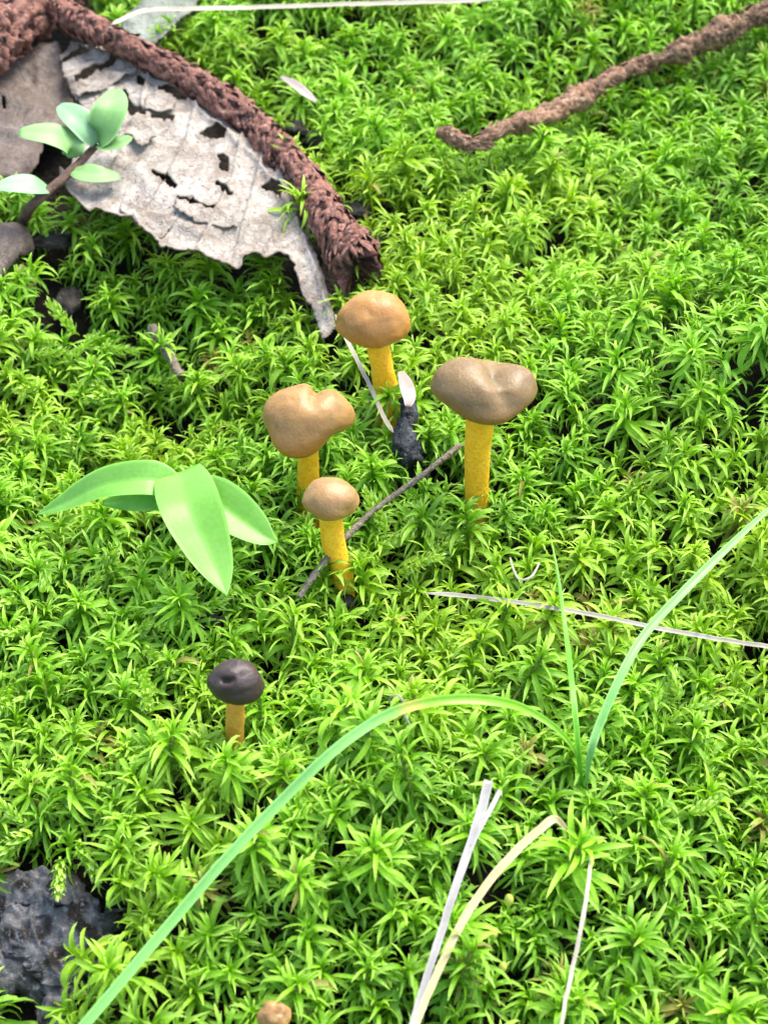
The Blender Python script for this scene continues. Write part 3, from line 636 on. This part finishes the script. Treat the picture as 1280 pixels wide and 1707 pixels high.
# ------------------------------------------------------------------ branch, twigs
def barktube(name, P, off, mat, parent=None, origin=None, seg=40, dens=1.6, amp=.36, cell=9.0, fray=0.0, knob=.12, seed=0):
    pts = [at(p[0], p[1], off(i/(len(P)-1)) if callable(off) else off) for i, p in enumerate(P)]
    rr = [p[2]*px_m(p[0], p[1]) for p in P]; n_ = int(sum(np.hypot(P[i+1][0]-P[i][0], P[i+1][1]-P[i][1]) for i in range(len(P)-1))/dens)
    C = catmull(pts, n_); RD = catmull([(r, 0, 0) for r in rr], n_)[:, 0]
    tg = np.gradient(C, axis=0); s_acc = np.r_[0, np.cumsum(np.linalg.norm(np.diff(C, axis=0), axis=1))]
    V = []; pit = []; F = []; ref = np.array((.2, .3, .93))
    for i in range(n_):
        t = unit(tg[i]); a = unit(np.cross(t, ref)); b = np.cross(t, a); rd = RD[i]*(1+knob*nz(C[i], 190, seed))
        for k in range(seg):
            q = 2*math.pi*k/seg; d = a*math.cos(q)+b*math.sin(q)
            f2 = nz(C[i]+d*rd, 900, seed+6); wob = .5*nz(C[i]+d*rd, 330, seed+4)
            # long plates of bark, split by narrow fissures that wind a little round the limb
            u = s_acc[i]/rd; qq = q+.35*u
            cellv = noise.voronoi(Vector((u*.50+wob, math.cos(qq)*1.5+wob*.5, math.sin(qq)*1.5+seed))); cell_ = cellv[0]; plate = noise.cell(cellv[1][0]*7.3)
            fine_ = noise.voronoi(Vector((u*2.0-wob, math.cos(qq)*3.4, math.sin(qq)*3.4+seed+wob)))[0]
            e1 = cell_[1]-cell_[0]; e2 = fine_[1]-fine_[0]
            sc_ = min(1, e1/.26)*.68+min(1, e2/.30)*.32
            disp = amp*(sc_-.55)+.16*plate+.10*f2+.16*nz(C[i]+d*rd, 480, seed+2)
            sc_ = sc_*.75
            V.append(C[i]+d*rd*(1+disp)); pit.append(max(0, min(1, (.42-sc_-.25*f2)*3)))
    for i in range(n_-1):
        for k in range(seg): F.append((i*seg+k, i*seg+(k+1) % seg, (i+1)*seg+(k+1) % seg, (i+1)*seg+k))
    if fray:
        for k in range(seg):
            V[(n_-1)*seg+k] = V[(n_-1)*seg+k]+unit(tg[-1])*fray*max(0, random.uniform(-.6, 1.3)); V[(n_-2)*seg+k] += unit(tg[-1])*fray*random.uniform(-.1, .3)
    F.append(tuple(range(seg))[::-1]); V.append(C[-1]-unit(tg[-1])*RD[-1]*.35); pit.append(1); cidx = len(V)-1
    for k in range(seg): F.append(((n_-1)*seg+k, (n_-1)*seg+(k+1) % seg, cidx))
    o = mobj(name, V, F, mat, parent, origin, attrs={'pit': pit, 'edge': [0]*len(V)})
    return o, C, RD
def flakes(parent, C, RD, n_, mat, size, seed, mid=None):
    rr = random.Random(seed); V = []; F = []; tg = np.gradient(C, axis=0)
    for _ in range(n_):
        i = rr.randrange(2, len(C)-2); t = unit(tg[i]); a = unit(np.cross(t, (.2, .3, .93))); b = np.cross(t, a); q = rr.uniform(0, 6.28); d = a*math.cos(q)+b*math.sin(q); s = np.cross(t, d)
        p = C[i]+d*RD[i]*rr.uniform(.98, 1.08); L = size*rr.uniform(.5, 1.3); wd = L*rr.uniform(.35, .65); lift = rr.uniform(.02, .38); e = unit(t+d*lift+s*rr.uniform(.0, .8)); o_ = len(V)
        V += [p-s*wd/2, p+s*wd/2, p+e*L*.6+s*wd*.45, p+e*L+s*rr.uniform(-.2, .2)*wd, p+e*L*.55-s*wd*.45, p+e*L*.5+d*wd*.25]
        F += [(o_, o_+1, o_+5), (o_+1, o_+2, o_+5), (o_+2, o_+3, o_+5), (o_+3, o_+4, o_+5), (o_+4, o_, o_+5)]
    fo = mobj('bark_flakes', V, F, mat, parent, attrs={'pit': [x for _ in range(n_) for x in [rr.uniform(0, .55)]*6], 'edge': [0]*len(V)}, smoothsh=False); fo['kind'] = 'stuff'
b0 = at(130, 40, .010); br = empty('fallen_branch', b0); tag(br, 'scaly rust-brown forked branch lying over the torn grey leaf, frayed end', 'branch')
o1, C, RD = barktube('limb', BRANCH, lambda t: .0165-.003*t, M['rust'], br, fray=.0035, seed=3); flakes(o1, C, RD, 620, M['rust'], .0026, 5)
o2, C, RD = barktube('limb', BRANCH2, .0145, M['rust'], br, seg=48, seed=9, amp=.26); flakes(o2, C, RD, 260, M['rust'], .0032, 8)
to, C, RD = barktube('fallen_twig', TWIG, lambda t: .0145+.002*t, M['twig'], seg=28, amp=.38, knob=.7, seed=21, dens=1.7); tag(to, 'knobbly tan twig lying across bright moss', 'twig'); flakes(to, C, RD, 420, M['twig'], .0019, 15)
co, C, RD = barktube('charred_stick', CHAR, lambda t: .0125-.003*t, M['char'], seg=30, amp=.22, knob=.5, seed=31, dens=1.6); tag(co, 'stubby charred black stick standing between the yellow mushroom stems', 'stick')
for k, (P, r, mat, lab) in enumerate([([(498, 996), (540, 938), (600, 872), (640, 838), (700, 795), (766, 743)], 6.0, 'greytwig', 'thin straight grey twig leaning behind the small tan mushroom'),
        ([(253, 545), (270, 572), (288, 602), (303, 628)], 9.5, 'greytwig', 'short grey-brown twig stub in the moss above the broad-leaved seedling')]):
    o, C, RD = barktube('fallen_twig', [(x, y, r*(1-.25*i/(len(P)-1))) for i, (x, y) in enumerate(P)], .0138, M[mat], seg=10, amp=.06, knob=.3, seed=41+k, dens=2.5); tag(o, lab, 'twig')
# crumbs of charred soil
def crumb(px, py, rx, ry, rz, seed, label, mat='clod', off=.0065):
    c = at(px, py, off); s = px_m(px, py); V = []; F = []; nu, nv = 18, 12
    for j in range(nv+1):
        for i in range(nu):
            th, ph = math.pi*j/nv, 2*math.pi*i/nu; d = np.array((math.sin(th)*math.cos(ph), math.sin(th)*math.sin(ph), math.cos(th)))
            r = 1+.45*nz(d, 1.4, seed)+.3*nz(d, 3.2, seed+2)+.15*nz(d, 8, seed+4); V.append(c+d*np.array((rx, ry, rz))*s*r)
    for j in range(nv):
        for i in range(nu): F.append((j*nu+i, (j+1)*nu+i, (j+1)*nu+(i+1) % nu, j*nu+(i+1) % nu))
    o = mobj('bark_crumb', V, F, M[mat], attrs={'pit': [max(0, min(1, nz(v, 700, seed)*2)) for v in V], 'edge': [0]*len(V)}); tag(o, label, 'bark', 'dark bark crumbs in the moss')
for k, (px, py, rx, ry, rz, lab) in enumerate([(488, 216, 26, 20, 14, 'dark blue-grey bark crumb above the middle of the branch'), (528, 236, 22, 20, 15, 'dark bark crumb with moss growing over it, beside the branch bend'),
        (590, 352, 26, 24, 15, 'black bark crumb touching the lower branch'), (622, 398, 26, 24, 14, 'black bark crumb beside the frayed branch end'), (350, 1038, 32, 20, 14, 'black bark crumb buried above the black-capped mushroom'),
        (116, 500, 20, 52, 14, 'long black bark sliver below the curled leaf scrap'), (78, 398, 56, 30, 9, 'broad dark clod in shade under the torn grey leaf'), (700, 792, 20, 14, 10, 'black crumb at the foot of the charred stick'), (575, 1004, 22, 14, 10, 'brown-black crumb at the foot of the small tan mushroom')]):
    crumb(px, py, rx, ry, rz, 50+k, lab)

# ------------------------------------------------------------------ seedlings
def leafprof(a, b):            # widest point shifts with a; sharpness with b
    return lambda t: max(.02, (math.sin(math.pi*min(1, max(0, t))**a))**b)
sd = empty('seedling', at(40, 352, .004)); tag(sd, 'woody seedling with rounded blue-green leaves over the grey dead leaf', 'seedling')
stp = path([(38, 372, .006), (52, 345, .016), (85, 315, .019), (115, 290, .021), (142, 262, .022), (163, 240, .023)])
V, F, T = tube(catmull(stp, 24), np.linspace(9, 6, 24)*px_m(80, 310), 10)
for i in range(len(V)): V[i] += .0002*nz(V[i], 900)
mobj('stem', V, F, M['seed_stem'], sd, attrs={'pit': T*0, 'edge': T*0})
for P, wd, mt in [([(125, 262, .023), (118, 240, .026), (82, 225, .0275), (32, 222, .0265)], 50, 'round_leaf'), ([(160, 240, .024), (145, 215, .027), (122, 192, .0285), (100, 176, .0275)], 48, 'round_pale'),
        ([(166, 240, .024), (172, 215, .028), (186, 180, .030), (194, 150, .0285)], 62, 'round_leaf'), ([(164, 242, .023), (180, 241, .026), (200, 236, .0265), (218, 228, .025)], 32, 'round_leaf'),
        ([(122, 285, .022), (140, 288, .024), (168, 292, .0245), (200, 294, .023)], 38, 'round_leaf'), ([(82, 316, .019), (60, 310, .022), (30, 308, .0225), (-6, 312, .021)], 42, 'round_pale')]:
    rblade('leaf', P, wd, M[mt], sd, fold=.16, nh=unit(TOCAM*.6+np.array((0, 0, .6))), prof=lambda t: max(.04, math.sin(math.pi*(.03+.94*t)**.95)**.52), across=11, n_=24, thick=.00016, power=1.1)
ls = empty('seedling', at(285, 850, .0)); tag(ls, 'seedling of four broad pointed bright green leaves in yellowish moss', 'seedling')
V, F, T = tube(catmull([at(285, 862, -.001), at(283, 850, .012), at(285, 828, .0205)], 12), [.0008]*12, 8); mobj('stem', V, F, M['green_stem'], ls, attrs={'along': T, 'across': T*0})
for P, wd, fo, wm in [([(290, 812, .0205), (245, 800, .0245), (175, 808, .0240), (110, 838, .0215), (60, 859, .0185)], 64, .35, 'lance'), ([(284, 836, .0195), (250, 836, .021), (215, 836, .0205), (172, 838, .018)], 40, .2, 'lance'),
        ([(300, 788, .0225), (314, 834, .0240), (338, 892, .0232), (364, 952, .0212), (379, 994, .0192)], 104, .22, 'lance'), ([(318, 818, .0200), (362, 838, .0212), (405, 868, .0205), (438, 892, .0190), (462, 905, .0176)], 82, .3, 'lance')]:
    pr = (lambda t: max(.015, (t+.10)**.5*(1-t)**1.0/.448)) if wd > 45 else (lambda t: max(.05, math.sin(math.pi*(.04+.93*t)**.9)**.6))
    rblade('leaf', P, wd, M[wm], ls, fold=fo, nh=unit(TOCAM*.7+np.array((0, 0, .5))), prof=pr, across=13, n_=34, thick=.00010, power=1.05)

# ------------------------------------------------------------------ grass plant and dry straws
gp = empty('grass_plant', at(975, 1310, 0.0)); tag(gp, 'grass plant with three slender blades, one arching low over the moss', 'grass')
NC = unit(TOCAM*.8+np.array((0, 0, .3)))
ab = rblade('blade', [(976, 1330, .004), (962, 1262, .014), (930, 1218, .019), (880, 1185, .023), (830, 1170, .026), (760, 1166, .028), (684, 1178, .0285), (620, 1206, .0275), (545, 1262, .026), (460, 1345, .0245), (370, 1440, .0235), (280, 1545, .023), (200, 1640, .023), (130, 1722, .023), (60, 1800, .023)], 17.5, M['grass_arch'], gp, fold=.6, taper=(.30, 1), n_=110, nh=NC)
rblade('blade', [(974, 1332, .004), (982, 1262, .016), (1000, 1205, .022), (1040, 1115, .027), (1080, 1050, .029), (1140, 985, .030), (1210, 915, .030), (1285, 845, .029), (1360, 780, .027)], 14, M['grass_teal'], gp, fold=.6, taper=(.18, .7), n_=70, nh=NC)
rblade('blade', [(970, 1330, .004), (964, 1258, .015), (955, 1160, .019), (942, 1050, .021), (928, 950, .022), (916, 888, .022)], 9, M['grass_green'], gp, fold=.3, taper=(0, .5), n_=50, nh=NC)
rblade('dry_straw', [(706, 988, .0125), (800, 996, .0138), (900, 1010, .0142), (1000, 1027, .0142), (1100, 1048, .014), (1200, 1066, .0138), (1290, 1079, .0135), (1360, 1092, .013)], 7.5, M['straw'], label='white dry straw lying behind the green grass blades', cat='straw', fold=.5, taper=(.05, 1), nh=NC, rough=.0002)
rblade('dry_straw', [(185, 42, .0205), (215, 28, .0215), (248, 17, .022), (320, 15, .0205), (420, 13, .019), (560, 8, .0175), (700, 4, .016), (838, 0, .0145)], 8, M['straw'], label='long white dry straw reaching out from the branch above the moss', cat='straw', fold=.4, nh=NC, taper=(.05, .93), rough=.0002)
rblade('dry_straw', [(559, 524, .0125), (575, 560, .013), (598, 606, .013), (622, 655, .0125), (640, 696, .012), (656, 722, .011)], 7, M['straw'], label='short white straw leaning from the dead leaf tip to the charred stick', cat='straw', fold=.4, nh=NC, taper=(.05, .93))
pb = rblade('dry_grass', [(814, 1302, .0175), (802, 1350, .018), (782, 1412, .0185), (752, 1500, .019), (724, 1590, .019), (700, 1665, .019), (680, 1730, .019), (660, 1800, .019)], 14, M['straw_grey'], label='silvery dry grass blade with a torn forked end', cat='grass', fold=.5, nh=NC, prof=lambda t: 1.15-.5*t, rough=.0002, n_=60)
rblade('torn_strip', [(833, 1318, .0165), (820, 1344, .0172), (800, 1380, .018), (785, 1412, .0186)], 8, M['straw_grey'], pb, fold=.3, nh=NC, n_=16)
rblade('dry_grass', [(944, 1382, .0155), (924, 1366, .0185), (900, 1382, .019), (860, 1418, .0192), (810, 1476, .0192), (766, 1545, .019), (730, 1620, .019), (700, 1690, .019), (676, 1760, .019)], 13, M['straw_cream'], label='cream-yellow dry grass blade with a sharply kinked tip', cat='grass', fold=.45, nh=NC, prof=lambda t: .45+.6*min(1, t*7) if t < .5 else 1.05-.55*(t-.5), rough=.00015, n_=70)
rblade('dry_straw', [(984, 1430, .0125), (979, 1480, .0150), (970, 1540, .0160), (957, 1600, .0165), (942, 1665, .0165), (932, 1725, .0165), (925, 1780, .016)], 6.5, M['straw'], label='thin pale straw rising beside the kinked cream blade', cat='straw', fold=.4, nh=NC, taper=(.05, .93), rough=.0003)
rblade('leaf_scrap', [(468, 128, .0135), (490, 140, .0145), (510, 156, .0140), (528, 170, .0125)], 15, M['petal'], label='small pale dry scrap on moss above the branch', cat='leaf', fold=.3, nh=NC, prof=lambda t: .25+.8*math.sin(math.pi*t), n_=14)
rblade('leaf_scrap', [(668, 620, .0125), (676, 640, .0145), (682, 662, .0155), (680, 678, .0150)], 24, M['petal'], label='pinkish pale flake stuck on top of the charred stick', cat='leaf', fold=.3, nh=NC, prof=lambda t: .4+.6*math.sin(math.pi*t), n_=12)
for k, (P, wd) in enumerate([([(648, 1172, .0145), (652, 1162, .0165), (664, 1160, .0175), (672, 1170, .0170), (674, 1190, .0155), (684, 1212, .0135)], 3.5), ([(850, 930, .0125), (856, 950, .0145), (866, 966, .015), (884, 962, .015), (894, 948, .0145), (898, 938, .0135)], 3.5)]):
    rblade('dry_tendril', P, wd, M['straw'], label=['curled white dry tendril hooked at the yellow kink of the arching blade', 'curled dry tendril in moss above the white straw'][k], cat='tendril', nh=NC, n_=26)
for k, (px, py, r) in enumerate([(848, 1500, 8), (822, 1556, 8), (838, 1612, 7)]):
    c = at(px, py, .0125); s = px_m(px, py)*r; V = []; F = []
    for j in range(9):
        for i in range(12):
            th, ph = math.pi*j/8, 2*math.pi*i/12; V.append(c+np.array((math.sin(th)*math.cos(ph)*s, math.sin(th)*math.sin(ph)*s, math.cos(th)*s*1.35*(1 if math.cos(th) < 0 else .9+.2*math.cos(th)))))
    for j in range(8):
        for i in range(12): F.append((j*12+i, (j+1)*12+i, (j+1)*12+(i+1) % 12, j*12+(i+1) % 12))
    tag(mobj('moss_bud', V, F, M['bud'], attrs={'along': [0]*len(V), 'across': [0]*len(V)}), 'tiny yellow bud in the moss beside the cream dry blade', 'bud', 'yellow buds beside the cream dry blade')

# ------------------------------------------------------------------ feathery moss with tiny pale leaves
TL = [leaf_mesh(3, .36, b, .5, 0, 70+i) for i, b in enumerate([.5, .9, 1.2])]
def frond_mesh(seed, L, nl):
    rr = random.Random(seed); Vs, Fs, T, TN = [], [], [], []; b = 0
    for k in range(nl):
        f = k/(nl-1); x = f*L; z = .0016*math.sin(f*2.6+seed); ph = k*2.39996
        ln = .0022*(.7+.5*math.sin(math.pi*(.15+.75*f)))*rr.uniform(.8, 1.2)
        mx = Matrix.Translation((x, 0, z)) @ Matrix.Rotation(ph, 4, 'X') @ Matrix.Rotation(-rr.uniform(.5, 1.35), 4, 'Y') @ Matrix.Scale(ln, 4)
        V, F, t = TL[rr.randrange(3)]; m = np.array(mx); Vs.append(V@m[:3, :3].T+m[:3, 3]); Fs += [tuple(i+b for i in q) for q in F]; b += len(V); T.append(t); TN.append(np.full(len(V), min(.93, rr.uniform(.2, .9))))
    me = meshdata('feather_moss', np.concatenate(Vs), Fs, {'along': np.concatenate(T), 'tone': np.concatenate(TN)}); me.materials.append(M['feather']); return me
FR = [frond_mesh(900+i, random.uniform(.008, .012), random.randint(44, 60)) for i in range(5)]
FEATH = [('yellowish moss left of the broad-leaved seedling', [(60, 600, 20), (95, 575, 160), (130, 600, 60), (150, 640, -40), (80, 640, 200), (120, 560, 120), (170, 590, 10), (60, 680, 250), (95, 700, 300), (250, 640, 25), (215, 650, 200)]),
         ('the moss below the broad-leaved seedling', [(30, 990, 200), (70, 985, 80), (110, 1000, 30), (40, 1050, 180), (150, 975, 60), (200, 1060, 20), (240, 1085, 330), (270, 1060, 40), (320, 1010, 15), (20, 1130, 260), (60, 1160, 200), (240, 1130, 280)]),
         ('the slate-grey bark chunk', [(100, 1425, 268), (60, 1400, 200), (20, 1410, 220), (130, 1400, 300), (45, 1370, 150)]),
         ('the small tan mushroom and white straw', [(640, 915, 40), (680, 905, 80), (660, 950, 10), (625, 945, 150), (700, 930, 20), (640, 890, 110)]),
         ('the teal grass blade', [(1085, 1180, 60), (1110, 1195, 10), (1130, 1170, 100), (1150, 1360, 40)]),
         ('the tan twig tip', [(760, 130, 30), (745, 140, 120), (690, 390, 20), (800, 320, 200)])]
for lab, L in FEATH:
    for px, py, a in L:
        p = at(px, py, .0112); q = at(px+math.cos(R(a))*40, py-math.sin(R(a))*40, .0112+.0012*random.random())
        d = Vector(unit(q-p)); o = bpy.data.objects.new('feather_moss', random.choice(FR)); COL.objects.link(o)
        o.matrix_basis = Matrix.Translation(p) @ d.to_track_quat('X', 'Z').to_matrix().to_4x4() @ Matrix.Scale(random.uniform(.6, .85), 4)
        tag(o, 'pale feathery moss frond with tiny leaves near '+lab, 'moss', 'feathery fronds near '+lab)
